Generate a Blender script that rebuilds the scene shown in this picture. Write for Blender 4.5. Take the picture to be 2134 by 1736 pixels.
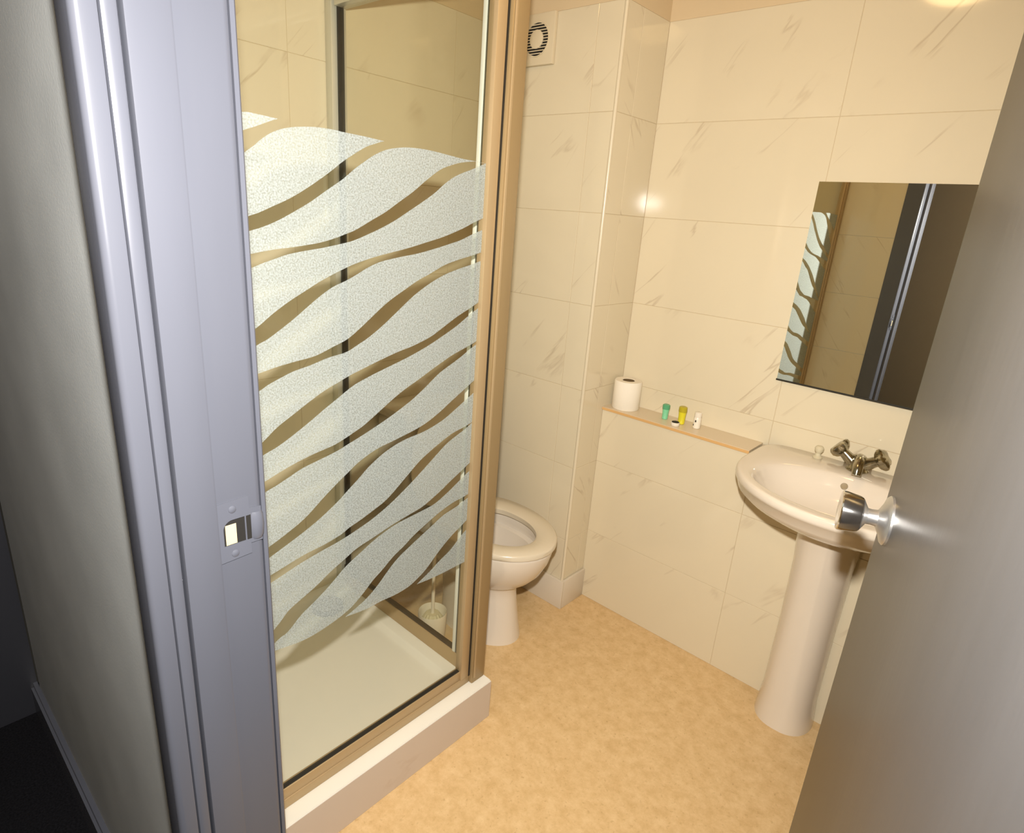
import bpy, bmesh, math, random
from mathutils import Vector, Matrix

random.seed(4)
S = bpy.context.scene
for o in list(bpy.data.objects):
    bpy.data.objects.remove(o, do_unlink=True)
C = S.collection
PI = math.pi

# ------------------------------------------------------------------ camera
CH = 1.45
R_ = Vector((0.739283, 0.669577, 0.071609))
U_ = Vector((-0.261830, 0.187846, 0.946657))
F_ = Vector((-0.620408, 0.718596, -0.314187))
cd = bpy.data.cameras.new('camera')
cd.sensor_fit = 'HORIZONTAL'; cd.sensor_width = 36.0
cd.lens = 36.0 * 1266.5 / 2134.0
cd.clip_start = 0.01
cam = bpy.data.objects.new('camera', cd); C.objects.link(cam)
m = Matrix((R_, U_, -F_)).transposed().to_4x4(); m.translation = (0, 0, CH)
cam.matrix_world = m
S.camera = cam

# ------------------------------------------------------------------ light
S.view_settings.view_transform = 'Standard'
S.view_settings.look = 'None'
S.view_settings.gamma = 1.0
S.view_settings.use_curve_mapping = False
S.view_settings.exposure = 0.0
W = bpy.data.worlds.new('world'); S.world = W; W.use_nodes = True
W.node_tree.nodes['Background'].inputs[0].default_value = (0.9, 0.8, 0.65, 1)
W.node_tree.nodes['Background'].inputs[1].default_value = 0.02

FLASH_POWER = 154.0
fl = bpy.data.lights.new('camera_flash', 'SPOT')
fl.energy = FLASH_POWER; fl.color = (1.0, 0.95, 0.88)
fl.spot_size = math.radians(142); fl.spot_blend = 0.9; fl.shadow_soft_size = 0.02
flo = bpy.data.objects.new('camera_flash', fl); C.objects.link(flo)
p = Vector((0, 0, CH)) + U_ * 0.15 + R_ * 0.0
aim = (F_ - U_ * 0.10 - R_ * 0.05).normalized()
flo.location = p
flo.rotation_euler = aim.to_track_quat('-Z', 'Y').to_euler()


# ------------------------------------------------------------------ helpers
ROOT = {}

def tag(o, label, cat=None, group=None, kind=None):
    o['label'] = label
    if cat: o['category'] = cat
    if group: o['group'] = group
    if kind: o['kind'] = kind
    return o

def thing(name, label, cat, loc=(0, 0, 0), group=None, kind=None):
    o = bpy.data.objects.new(name, None); C.objects.link(o)
    o.empty_display_size = 0.05
    o.location = loc
    ROOT[o] = Vector(loc)
    return tag(o, label, cat, group, kind)

def obj(name, bm, mat, parent=None, smooth=False, angle=35):
    """bmesh in world coordinates -> one mesh object"""
    me = bpy.data.meshes.new(name)
    if parent is not None and parent in ROOT:
        bmesh.ops.translate(bm, vec=-ROOT[parent], verts=bm.verts)
    bmesh.ops.recalc_face_normals(bm, faces=bm.faces)
    bm.to_mesh(me); bm.free()
    o = bpy.data.objects.new(name, me); C.objects.link(o)
    me.materials.append(mat)
    if parent is not None:
        o.parent = parent
        ROOT[o] = ROOT.get(parent, Vector((0, 0, 0)))
    else:
        ROOT[o] = Vector((0, 0, 0))
    if smooth:
        me.shade_smooth()
        if angle:
            me.set_sharp_from_angle(angle=math.radians(angle))
    return o

def B():
    return bmesh.new()

def box(bm, a, b, bev=0.0, seg=2):
    t = bmesh.new()
    r = bmesh.ops.create_cube(t, size=1.0)
    for v in t.verts:
        v.co = Vector([(a[i] + b[i]) / 2 + v.co[i] * abs(b[i] - a[i]) for i in range(3)])
    if bev:
        bmesh.ops.bevel(t, geom=t.edges[:], offset=bev, segments=seg, profile=0.5, affect='EDGES')
    merge(bm, t)
    return bm

def merge(bm, t):
    me = bpy.data.meshes.new('tmp'); t.to_mesh(me); t.free()
    bm.from_mesh(me); bpy.data.meshes.remove(me)

def prism(bm, pts, z0, z1):
    """polygon pts (x,y) extruded in z"""
    n = len(pts)
    lo = [bm.verts.new((x, y, z0)) for x, y in pts]
    hi = [bm.verts.new((x, y, z1)) for x, y in pts]
    bm.faces.new(lo[::-1]); bm.faces.new(hi)
    for i in range(n):
        j = (i + 1) % n
        bm.faces.new((lo[i], lo[j], hi[j], hi[i]))
    return bm

def loft(bm, rings, cap0=True, cap1=True):
    vs = [[bm.verts.new(q) for q in r] for r in rings]
    n = len(vs[0])
    for a, b in zip(vs, vs[1:]):
        for i in range(n):
            j = (i + 1) % n
            bm.faces.new((a[i], a[j], b[j], b[i]))
    if cap0: bm.faces.new(vs[0][::-1])
    if cap1: bm.faces.new(vs[-1])
    return bm

def frame_of(axis):
    d = Vector(axis).normalized()
    a = Vector((0, 0, 1)) if abs(d.z) < 0.9 else Vector((1, 0, 0))
    u = d.cross(a).normalized(); v = d.cross(u)
    return d, u, v

def lathe(bm, base, axis, prof, n=32, cap0=True, cap1=True, lobes=0, amp=0.0):
    """prof: list of (distance along axis, radius)"""
    d, u, v = frame_of(axis); base = Vector(base)
    rings = []
    for h, r in prof:
        ring = []
        for i in range(n):
            t = 2 * PI * i / n
            rr = r * (1 + amp * math.cos(lobes * t)) if lobes else r
            ring.append(base + d * h + u * (rr * math.cos(t)) + v * (rr * math.sin(t)))
        rings.append(ring)
    return loft(bm, rings, cap0, cap1)

def tube(bm, path, radii, n=14):
    path = [Vector(q) for q in path]
    if not isinstance(radii, (list, tuple)): radii = [radii] * len(path)
    rings = []
    d0, u, v = frame_of(path[1] - path[0])
    for i, q in enumerate(path):
        a = path[max(i - 1, 0)]; b = path[min(i + 1, len(path) - 1)]
        d = (b - a).normalized()
        u = (u - d * u.dot(d)).normalized(); v = d.cross(u)
        rings.append([q + u * (radii[i] * math.cos(2 * PI * k / n)) + v * (radii[i] * math.sin(2 * PI * k / n)) for k in range(n)])
    return loft(bm, rings)

def smooth_path(pts, k=6):
    pts = [Vector(q) for q in pts]; out = []
    for i in range(len(pts) - 1):
        p0 = pts[max(i - 1, 0)]; p1 = pts[i]; p2 = pts[i + 1]; p3 = pts[min(i + 2, len(pts) - 1)]
        for j in range(k):
            t = j / k
            out.append(0.5 * ((2 * p1) + (p2 - p0) * t + (2 * p0 - 5 * p1 + 4 * p2 - p3) * t * t + (3 * p1 - p0 - 3 * p2 + p3) * t ** 3))
    out.append(pts[-1])
    return out

# ------------------------------------------------------------------ materials
def mat(name, col, rough=0.5, metal=0.0, spec=0.5, bump=0.0, bscale=60.0, var=0.0, vscale=8.0, coat=0.0, stretch=(1, 1, 1)):
    M = bpy.data.materials.new(name); M.use_nodes = True
    nt = M.node_tree; b = nt.nodes['Principled BSDF']
    b.inputs['Base Color'].default_value = (*col, 1)
    b.inputs['Roughness'].default_value = rough
    b.inputs['Metallic'].default_value = metal
    b.inputs['Specular IOR Level'].default_value = spec
    if coat:
        b.inputs['Coat Weight'].default_value = coat; b.inputs['Coat Roughness'].default_value = 0.08
    if bump or var:
        tc = nt.nodes.new('ShaderNodeTexCoord'); mp = nt.nodes.new('ShaderNodeMapping')
        mp.inputs['Scale'].default_value = stretch
        nt.links.new(tc.outputs['Object'], mp.inputs['Vector'])
    if bump:
        n = nt.nodes.new('ShaderNodeTexNoise'); n.inputs['Scale'].default_value = bscale
        n.inputs['Detail'].default_value = 3
        nt.links.new(mp.outputs[0], n.inputs['Vector'])
        bp = nt.nodes.new('ShaderNodeBump'); bp.inputs['Strength'].default_value = bump
        bp.inputs['Distance'].default_value = 0.002
        nt.links.new(n.outputs['Fac'], bp.inputs['Height']); nt.links.new(bp.outputs[0], b.inputs['Normal'])
    if var:
        n2 = nt.nodes.new('ShaderNodeTexNoise'); n2.inputs['Scale'].default_value = vscale
        n2.inputs['Detail'].default_value = 4
        nt.links.new(mp.outputs[0], n2.inputs['Vector'])
        rp = nt.nodes.new('ShaderNodeValToRGB')
        rp.color_ramp.elements[0].position = 0.3; rp.color_ramp.elements[1].position = 0.7
        rp.color_ramp.elements[0].color = (*[c * (1 - var) for c in col], 1)
        rp.color_ramp.elements[1].color = (*[min(1, c * (1 + var)) for c in col], 1)
        nt.links.new(n2.outputs['Fac'], rp.inputs[0]); nt.links.new(rp.outputs[0], b.inputs['Base Color'])
    return M

def marble(name, col, vein, rough=0.16, angle=-50, strength=0.42):
    M = bpy.data.materials.new(name); M.use_nodes = True
    nt = M.node_tree; N = nt.nodes.new; L = nt.links.new
    b = nt.nodes['Principled BSDF']; b.inputs['Roughness'].default_value = rough
    tc = N('ShaderNodeTexCoord'); oi = N('ShaderNodeObjectInfo')
    mul = N('ShaderNodeMath'); mul.operation = 'MULTIPLY'; mul.inputs[1].default_value = 37.0
    L(oi.outputs['Random'], mul.inputs[0])
    add = N('ShaderNodeVectorMath'); add.operation = 'ADD'
    L(tc.outputs['Object'], add.inputs[0]); L(mul.outputs[0], add.inputs[1])
    mp = N('ShaderNodeMapping'); mp.inputs['Rotation'].default_value = (0, 0, math.radians(angle))
    L(add.outputs[0], mp.inputs['Vector'])
    mp2 = N('ShaderNodeMapping'); mp2.inputs['Scale'].default_value = (0.22, 1.5, 1)
    L(mp.outputs[0], mp2.inputs['Vector'])
    n1 = N('ShaderNodeTexNoise'); n1.inputs['Scale'].default_value = 4.2; n1.inputs['Detail'].default_value = 5
    n1.inputs['Distortion'].default_value = 0.5
    L(mp2.outputs[0], n1.inputs['Vector'])
    # thin veins where the noise crosses 0.5
    s = N('ShaderNodeMath'); s.operation = 'SUBTRACT'; s.inputs[1].default_value = 0.5; L(n1.outputs['Fac'], s.inputs[0])
    a = N('ShaderNodeMath'); a.operation = 'ABSOLUTE'; L(s.outputs[0], a.inputs[0])
    r = N('ShaderNodeMapRange'); r.inputs['From Min'].default_value = 0.0; r.inputs['From Max'].default_value = 0.016
    r.inputs['To Min'].default_value = 1.0; r.inputs['To Max'].default_value = 0.0; L(a.outputs[0], r.inputs['Value'])
    # broken up
    n2 = N('ShaderNodeTexNoise'); n2.inputs['Scale'].default_value = 6.0; n2.inputs['Detail'].default_value = 2
    L(add.outputs[0], n2.inputs['Vector'])
    r2 = N('ShaderNodeMapRange'); r2.inputs['From Min'].default_value = 0.50; r2.inputs['From Max'].default_value = 0.66
    L(n2.outputs['Fac'], r2.inputs['Value'])
    mm = N('ShaderNodeMath'); mm.operation = 'MULTIPLY'; L(r.outputs[0], mm.inputs[0]); L(r2.outputs[0], mm.inputs[1])
    ms = N('ShaderNodeMath'); ms.operation = 'MULTIPLY'; ms.inputs[1].default_value = strength; L(mm.outputs[0], ms.inputs[0])
    # cloud
    n3 = N('ShaderNodeTexNoise'); n3.inputs['Scale'].default_value = 3.0; n3.inputs['Detail'].default_value = 3
    L(mp2.outputs[0], n3.inputs['Vector'])
    cr = N('ShaderNodeMix'); cr.data_type = 'RGBA'
    cr.inputs['A'].default_value = (*col, 1); cr.inputs['B'].default_value = (*[c * f for c, f in zip(col, (0.95, 0.945, 0.93))], 1)
    L(n3.outputs['Fac'], cr.inputs['Factor'])
    mx = N('ShaderNodeMix'); mx.data_type = 'RGBA'; mx.inputs['B'].default_value = (*vein, 1)
    L(ms.outputs[0], mx.inputs['Factor']); L(cr.outputs['Result'], mx.inputs['A'])
    L(mx.outputs['Result'], b.inputs['Base Color'])
    return M

def vinyl(name):
    M = bpy.data.materials.new(name); M.use_nodes = True
    nt = M.node_tree; N = nt.nodes.new; L = nt.links.new
    b = nt.nodes['Principled BSDF']; b.inputs['Roughness'].default_value = 0.45
    tc = N('ShaderNodeTexCoord')
    n1 = N('ShaderNodeTexNoise'); n1.inputs['Scale'].default_value = 26; n1.inputs['Detail'].default_value = 9; n1.inputs['Roughness'].default_value = 0.75
    L(tc.outputs['Object'], n1.inputs['Vector'])
    r1 = N('ShaderNodeValToRGB'); e = r1.color_ramp.elements
    e[0].position = 0.30; e[0].color = (0.56, 0.37, 0.165, 1)
    e[1].position = 0.70; e[1].color = (0.75, 0.55, 0.30, 1)
    x = r1.color_ramp.elements.new(0.5); x.color = (0.66, 0.46, 0.23, 1)
    L(n1.outputs['Fac'], r1.inputs[0])
    n2 = N('ShaderNodeTexNoise'); n2.inputs['Scale'].default_value = 90; n2.inputs['Detail'].default_value = 4
    L(tc.outputs['Object'], n2.inputs['Vector'])
    r2 = N('ShaderNodeMapRange'); r2.inputs['From Min'].default_value = 0.60; r2.inputs['From Max'].default_value = 0.78
    r2.inputs['To Max'].default_value = 0.55
    L(n2.outputs['Fac'], r2.inputs['Value'])
    mx = N('ShaderNodeMix'); mx.data_type = 'RGBA'; mx.inputs['B'].default_value = (0.36, 0.20, 0.07, 1)
    L(r2.outputs[0], mx.inputs['Factor']); L(r1.outputs[0], mx.inputs['A'])
    L(mx.outputs['Result'], b.inputs['Base Color'])
    bp = N('ShaderNodeBump'); bp.inputs['Strength'].default_value = 0.15; bp.inputs['Distance'].default_value = 0.001
    L(n2.outputs['Fac'], bp.inputs['Height']); L(bp.outputs[0], b.inputs['Normal'])
    return M

def carpet(name):
    M = mat(name, (0.008, 0.008, 0.010), 0.95, spec=0.1, bump=1.0, bscale=260, var=0.5, vscale=220)
    return M

def glass(name, tint, refl=1.0):
    """clear sheet glass: tinted straight-through plus Fresnel reflection"""
    M = bpy.data.materials.new(name); M.use_nodes = True
    nt = M.node_tree; N = nt.nodes.new; L = nt.links.new
    nt.nodes.remove(nt.nodes['Principled BSDF'])
    t = N('ShaderNodeBsdfTransparent'); t.inputs[0].default_value = (*tint, 1)
    g = N('ShaderNodeBsdfGlossy'); g.inputs['Roughness'].default_value = 0.02; g.inputs[0].default_value = (1, 1, 1, 1)
    f = N('ShaderNodeFresnel')
    ge = N('ShaderNodeNewGeometry'); io = N('ShaderNodeMapRange')      # same reflectance on both faces of the sheet
    io.inputs['To Min'].default_value = 1.45; io.inputs['To Max'].default_value = 1 / 1.45
    L(ge.outputs['Backfacing'], io.inputs['Value']); L(io.outputs[0], f.inputs['IOR'])
    k = N('ShaderNodeMath'); k.operation = 'MULTIPLY'; k.inputs[1].default_value = refl; L(f.outputs[0], k.inputs[0])
    x = N('ShaderNodeMixShader'); L(k.outputs[0], x.inputs[0]); L(t.outputs[0], x.inputs[1]); L(g.outputs[0], x.inputs[2])
    L(x.outputs[0], nt.nodes['Material Output'].inputs[0])
    return M

def frosted(name):
    M = bpy.data.materials.new(name); M.use_nodes = True
    nt = M.node_tree; N = nt.nodes.new; L = nt.links.new
    nt.nodes.remove(nt.nodes['Principled BSDF'])
    tc = N('ShaderNodeTexCoord')
    n = N('ShaderNodeTexNoise'); n.inputs['Scale'].default_value = 330; n.inputs['Detail'].default_value = 4
    L(tc.outputs['Object'], n.inputs['Vector'])
    r = N('ShaderNodeMapRange'); r.inputs['From Min'].default_value = 0.36; r.inputs['From Max'].default_value = 0.64
    r.inputs['To Min'].default_value = FROST_CLEAR[1]; r.inputs['To Max'].default_value = FROST_CLEAR[0]
    L(n.outputs['Fac'], r.inputs['Value'])
    d = N('ShaderNodeBsdfDiffuse'); d.inputs[0].default_value = (0.56, 0.615, 0.645, 1)
    tl = N('ShaderNodeBsdfTranslucent'); tl.inputs[0].default_value = (0.80, 0.85, 0.80, 1)
    m1 = N('ShaderNodeMixShader'); m1.inputs[0].default_value = 0.36
    L(d.outputs[0], m1.inputs[1]); L(tl.outputs[0], m1.inputs[2])
    t = N('ShaderNodeBsdfTransparent'); t.inputs[0].default_value = (0.93, 0.95, 0.88, 1)
    m2 = N('ShaderNodeMixShader'); L(r.outputs[0], m2.inputs[0]); L(m1.outputs[0], m2.inputs[1]); L(t.outputs[0], m2.inputs[2])
    L(m2.outputs[0], nt.nodes['Material Output'].inputs[0])
    return M
FROST_CLEAR = (0.32, 0.70)

M_tile = marble('cream_marble_tile', (0.71, 0.632, 0.465), (0.34, 0.235, 0.145), rough=0.07)
M_grout = mat('grout', (0.52, 0.42, 0.27), 0.8)
M_plaster = mat('peach_plaster', (0.65, 0.52, 0.33), 0.7)
M_ceil = mat('ceiling_paint', (0.60, 0.48, 0.33), 0.85)
M_floor = vinyl('speckled_vinyl')
M_carpet = carpet('dark_carpet')
M_hall = mat('hall_wall_paint', (0.43, 0.455, 0.465), 0.42, spec=0.35, bump=0.12, bscale=220, var=0.10, vscale=5)
M_halldark = mat('hall_dark_paint', (0.026, 0.027, 0.034), 0.4, bump=0.1, bscale=80)
M_trim = mat('grey_gloss_paint', (0.078, 0.083, 0.104), 0.26, bump=0.10, bscale=38, stretch=(1, 1, 0.25), var=0.05, vscale=6)
M_door = mat('grey_door_paint', (0.112, 0.110, 0.113), 0.36, spec=0.45, bump=0.14, bscale=55, stretch=(1.2, 1.2, 0.25), var=0.07, vscale=7)
M_ceramic = mat('cream_ceramic', (0.71, 0.635, 0.53), 0.10, coat=0.4)
M_seat = mat('cream_plastic', (0.66, 0.58, 0.44), 0.22)
M_tray = mat('tray_acrylic', (0.78, 0.76, 0.68), 0.28)
M_traytile = marble('tray_front_marble', (0.58, 0.50, 0.43), (0.42, 0.32, 0.24), rough=0.3)
M_alu = mat('bronzed_aluminium', (0.46, 0.34, 0.19), 0.45, metal=0.35, bump=0.04, bscale=30, stretch=(1, 1, 0.1))
M_alul = mat('pale_aluminium', (0.66, 0.65, 0.56), 0.35, metal=0.4)
M_post = mat('bronze_post', (0.33, 0.235, 0.115), 0.45, metal=0.3, bump=0.04, bscale=30, stretch=(1, 1, 0.1))
M_strip = mat('stile_highlight_white', (0.80, 0.82, 0.74), 0.3)  # flash highlight on the inner stile, painted as near-white colour
M_post_shade = mat('post_shade_olive', (0.06, 0.06, 0.035), 0.4)  # dark olive holds the shade on the post's inside face
M_seal = mat('black_seal', (0.015, 0.014, 0.012), 0.5)
M_glass = glass('clear_glass', (0.966, 0.970, 0.945), 0.7)
M_frost = frosted('frosted_glass')
M_chrome = mat('chrome', (0.80, 0.80, 0.80), 0.10, metal=1.0)
M_satin = mat('satin_steel', (0.62, 0.62, 0.62), 0.32, metal=0.9)
M_drain = mat('dull_drain_steel', (0.22, 0.22, 0.22), 0.4, metal=0.3)
M_agedchrome = mat('aged_chrome', (0.40, 0.37, 0.28), 0.18, metal=1.0, var=0.4, vscale=60)
M_brass = mat('brass', (0.70, 0.58, 0.34), 0.3, metal=0.3)
M_black = mat('black_void', (0.006, 0.005, 0.004), 0.7)
M_mirror = mat('mirror_silver', (0.86, 0.87, 0.80), 0.0, metal=1.0)
M_mirroredge = mat('mirror_edge', (0.02, 0.018, 0.012), 0.4)
M_shelf = mat('cream_laminate', (0.68, 0.57, 0.41), 0.3)
M_shelfedge = mat('orange_edging', (0.66, 0.40, 0.16), 0.45)
M_paper = mat('tissue_paper', (0.84, 0.78, 0.66), 0.95, spec=0.05, bump=0.2, bscale=200)
M_card = mat('cardboard', (0.13, 0.08, 0.03), 0.9)
M_green = mat('green_shampoo', (0.22, 0.62, 0.36), 0.2)
M_greend = mat('green_cap', (0.10, 0.38, 0.19), 0.3)
M_yellow = mat('yellow_gel', (0.72, 0.64, 0.03), 0.2)
M_yellowd = mat('yellow_cap', (0.46, 0.38, 0.02), 0.3)
M_white = mat('white_plastic', (0.80, 0.74, 0.62), 0.3)
M_fan = mat('fan_plastic', (0.66, 0.57, 0.40), 0.45)
M_skirt = mat('skirting_tile', (0.64, 0.57, 0.46), 0.3)
M_bristle = mat('bristles', (0.66, 0.60, 0.40), 0.8)
M_print = mat('dark_print', (0.05, 0.04, 0.03), 0.6)

# ------------------------------------------------------------------ tiled walls
TW, TH, TT = 0.60, 0.295, 0.008
_tiles = {}
def tile_mesh(w, h, material):
    k = (round(w, 4), round(h, 4), material.name)
    if k not in _tiles:
        bm = bmesh.new()
        bmesh.ops.create_cube(bm, size=1.0)
        for v in bm.verts: v.co = Vector((v.co.x * w, v.co.y * h, (v.co.z - 0.5) * TT))
        e = [e for e in bm.edges if all(v.co.z > -TT * 0.5 for v in e.verts)]
        bmesh.ops.bevel(bm, geom=e, offset=0.0008, segments=1, affect='EDGES')
        me = bpy.data.meshes.new('wall_tile'); bm.to_mesh(me); bm.free()
        me.materials.append(material); _tiles[k] = me
    return _tiles[k]

def tiles(parent, origin, u, n, u0, u1, z0, z1, uj, zj=0.0, gap=0.0010, material=None, skip=None):
    """origin + u*s ; front face on the plane; z is height"""
    material = material or M_tile
    u = Vector(u); n = Vector(n); v = Vector((0, 0, 1)); origin = Vector(origin)
    i0 = math.floor((u0 - uj) / TW + 1e-6); i1 = math.ceil((u1 - uj) / TW - 1e-6)
    j0 = math.floor((z0 - zj) / TH + 1e-6); j1 = math.ceil((z1 - zj) / TH - 1e-6)
    for i in range(i0, i1):
        for j in range(j0, j1):
            a = max(u0, uj + i * TW) + gap / 2; b = min(u1, uj + (i + 1) * TW) - gap / 2
            c = max(z0, zj + j * TH) + gap / 2; d = min(z1, zj + (j + 1) * TH) - gap / 2
            if b - a < 0.006 or d - c < 0.006: continue
            if skip and skip((a + b) / 2, (c + d) / 2): continue
            o = bpy.data.objects.new('wall_tile', tile_mesh(b - a, d - c, material)); C.objects.link(o)
            mm = Matrix((u, v, n)).transposed().to_4x4()
            mm.translation = origin + u * ((a + b) / 2) + v * ((c + d) / 2) + n * random.uniform(-0.0003, 0.0003)
            o.matrix_world = mm; o.parent = parent
    return parent

XL, XR = -1.70, 0.30            # tiled faces left and right
YD0, YD1 = 0.196, 0.31          # door wall: hall face, bathroom tile face
YA, YB, YBOX = 1.705, 1.955, 1.842
XC = -1.152                     # the return between the two back wall planes
ZT, ZC = 2.065, 2.36            # top of tiling, ceiling
JL, JR = -0.69, 0.135           # rough opening
DH = 2.03
tt = 0.0007      # the grout lies just behind the tile faces

def wallbox(name, label, a, b, m_):
    o = obj(name, box(B(), a, b), m_)
    return tag(o, label, 'wall', kind='structure')

w = wallbox('wall_left', 'cream marble tiled wall behind the shower and toilet', (-1.84, YD0 + 0.05, 0), (XL - tt, 2.1, ZC), M_grout)
tiles(w, (XL, 0, 0), (0, 1, 0), (1, 0, 0), YD1, YA, 0.0, ZT, 0.945, 0.048)
pl = obj('plaster_band', box(B(), (XL - 0.01, YD1, ZT), (XL, YA, ZC)), M_plaster, w)
w = wallbox('wall_back_left', 'narrow cream tiled back wall beside the toilet with the fan', (XL - tt, YA + tt, 0), (XC - tt, 2.1, ZC), M_grout)
tiles(w, (0, YA, 0), (1, 0, 0), (0, -1, 0), XL, XC - 0.004, 0.0, ZT, -1.25)
tiles(w, (XC, 0, 0), (0, -1, 0), (1, 0, 0), -(YB), -(YA + 0.004), 0.0, ZT, -1.80)
obj('plaster_band', box(B(), (XL, YA, ZT), (XC, YA + tt + 0.01, ZC)), M_plaster, w)
obj('plaster_band', box(B(), (XC - 0.011, YA + 0.011, ZT), (XC, YB + 0.005, ZC)), M_plaster, w)
bm = B(); tube(bm, [(XC - 0.004, YA + 0.004, 0), (XC - 0.004, YA + 0.004, ZT)], 0.0062, n=16)
obj('corner_bead', bm, mat('cream_bead', (0.68, 0.60, 0.44), 0.25), w, smooth=True)
w = wallbox('wall_back_right', 'large cream marble tiled wall behind mirror and basin', (XC - tt, YB + tt, 0), (XR + 0.1, 2.1, ZC), M_grout)
tiles(w, (0, YB, 0), (1, 0, 0), (0, -1, 0), XC, XR, 0.80, ZT, -0.585)
obj('plaster_band', box(B(), (XC, YB, ZT), (XR, YB + 0.01, ZC)), M_plaster, w)
w = wallbox('wall_back_lower', 'boxed-in tiled lower wall under the ledge and behind the pedestal', (XC, YBOX + tt, 0), (XR, YBOX + 0.012, 0.795), M_grout)
tiles(w, (0, YBOX, 0), (1, 0, 0), (0, -1, 0), XC, XR, 0.0, 0.795, -0.585)
w = wallbox('wall_right', 'cream marble tiled wall behind the open door', (XR + tt, YD0 + 0.05, 0), (XR + 0.15, 2.1, ZC), M_grout)
tiles(w, (XR, 0, 0), (0, -1, 0), (-1, 0, 0), -YB, -YD1, 0.0, ZT, -1.3)
obj('plaster_band', box(B(), (XR, YD1, ZT), (XR + 0.01, YB, ZC)), M_plaster, w)

w = wallbox('wall_front', 'grey painted hall wall holding the bathroom doorway', (-1.84, YD0, 0), (JL, YD1 - tt, ZC), M_hall)
tiles(w, (0, YD1, 0), (-1, 0, 0), (0, 1, 0), -(JL - 0.05), -XL, 0.0, ZT, 1.25)
obj('plaster_band', box(B(), (XL, YD1 - 0.01, ZT), (JL - 0.05, YD1, ZC)), M_plaster, w)
obj('wall_panel', box(B(), (JR, YD0, 0), (1.6, YD1 - tt, ZC)), M_hall, w)
obj('wall_panel', box(B(), (JL, YD0, DH + 0.03), (JR, YD1 - tt, ZC)), M_hall, w)
tiles(w, (0, YD1, 0), (-1, 0, 0), (0, 1, 0), -XR, -(JR + 0.05), 0.0, ZT, 1.25)

tag(obj('floor', box(B(), (XL - 0.14, 0.245, -0.05), (XR + 0.15, 2.1, 0.0)), M_floor), 'orange beige speckled vinyl bathroom floor', 'floor', kind='structure')
tag(obj('floor_hall', box(B(), (-2.0, -1.25, -0.05), (1.7, 0.2449, 0.0)), M_carpet), 'near-black hall carpet outside the doorway', 'floor', kind='structure')
tag(obj('ceiling', box(B(), (XL - 0.14, YD0, ZC), (XR + 0.15, 2.1, ZC + 0.1)), M_ceil), 'cream bathroom ceiling', 'ceiling', kind='structure')
tag(obj('ceiling_hall', box(B(), (-2.0, -1.25, ZC), (1.7, YD0 - 0.0005, ZC + 0.1)), M_ceil), 'hall ceiling', 'ceiling', kind='structure')
wallbox('wall_hall_end', 'dark slate painted wall at the end of the hall', (-2.0, -1.25, 0), (-1.87, YD0 - 0.0005, ZC), M_halldark)
wallbox('wall_hall_right', 'grey hall wall far right of the doorway', (1.6, -1.25, 0), (1.7, YD0 - 0.0005, ZC), M_hall)
M_hallback = mat('hall_back_paint', (0.62, 0.53, 0.40), 0.5)
wallbox('wall_hall_back', 'grey brown hall wall opposite the doorway', (-2.0, -1.35, 0), (1.7, -1.25, ZC), M_hallback)

# baseboards
bm = B(); prism(bm, [(-1.87, YD0), (-1.87, YD0 - 0.016), (-0.692, YD0 - 0.016), (-0.692, YD0)], 0, 0.085)
box(bm, (-1.87, YD0 - 0.010, 0.085), (-0.692, YD0, 0.10))
tag(obj('baseboard_hall', bm, M_trim), 'dark grey baseboard along the hall wall', 'baseboard', kind='structure')
bm = B(); box(bm, (XL, YA - 0.012, 0), (XC + 0.012, YA - 0.0005, 0.122), 0.003)
o = tag(obj('baseboard_back', bm, M_skirt, smooth=True), 'cream baseboard wrapping the corner beside the toilet', 'baseboard', kind='structure')
bm = B(); box(bm, (XC + 0.0005, YA - 0.0005, 0), (XC + 0.012, YBOX - 0.0005, 0.122), 0.003)
obj('return_board', bm, M_skirt, o, smooth=True)

# ------------------------------------------------------------------ door frame (left jamb is the near one)
def jamb(name, label, sx, x0):
    """sx=1: surface faces +X (left jamb); x0 = rebate surface"""
    t = tag(thing(name, label, 'door frame', (x0, 0.25, 0), kind='structure'), label)
    def X(d): return x0 + sx * d
    def part(nm, pts, z1=DH, m_=M_trim):
        return obj(nm, prism(B(), [(X(a), y) for a, y in pts], 0, z1), m_, t, smooth=True, angle=30)
    part('lining', [(-0.026, 0.2135), (0.0, 0.2135), (0.0, 0.304), (-0.0006, 0.307), (-0.002, 0.3095), (-0.005, 0.311), (-0.026, 0.311)])
    part('door_stop', [(0.0002, 0.2135), (0.009, 0.2135), (0.0118, 0.2143), (0.012, 0.2165), (0.012, 0.2515), (0.0112, 0.2535), (0.009, 0.254), (0.0002, 0.254)])
    part('frame_edge', [(-0.026, 0.1965), (0.009, 0.1965), (0.0108, 0.1972), (0.0115, 0.199), (0.0115, 0.2075), (0.0105, 0.2096), (0.008, 0.2105), (-0.026, 0.2105)])
    arc = [(0.012 - 0.007 + 0.007 * math.cos(a), 0.174 + 0.007 - 0.007 * math.sin(a)) for a in [k * PI / 12 for k in range(7)]]
    part('architrave', [(-0.0335, 0.1955)] + [(0.0095, 0.1955), (0.0115, 0.1945), (0.012, 0.1925)] + arc + [(-0.027, 0.174), (-0.0315, 0.1755), (-0.0335, 0.179)])
    part('inner_architrave', [(-0.0262, 0.3105), (-0.0262, 0.303), (-0.075, 0.303), (-0.075, 0.318), (-0.003, 0.318), (-0.001, 0.316), (-0.001, 0.3112), (-0.026, 0.3112)])
    return t
LJ = -0.664
tj = jamb('trim_1', 'grey gloss painted door frame at the left of the doorway', 1, LJ)
tj2 = jamb('trim_2', 'grey gloss painted hinge side door frame right of the doorway', -1, 0.109)
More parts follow.
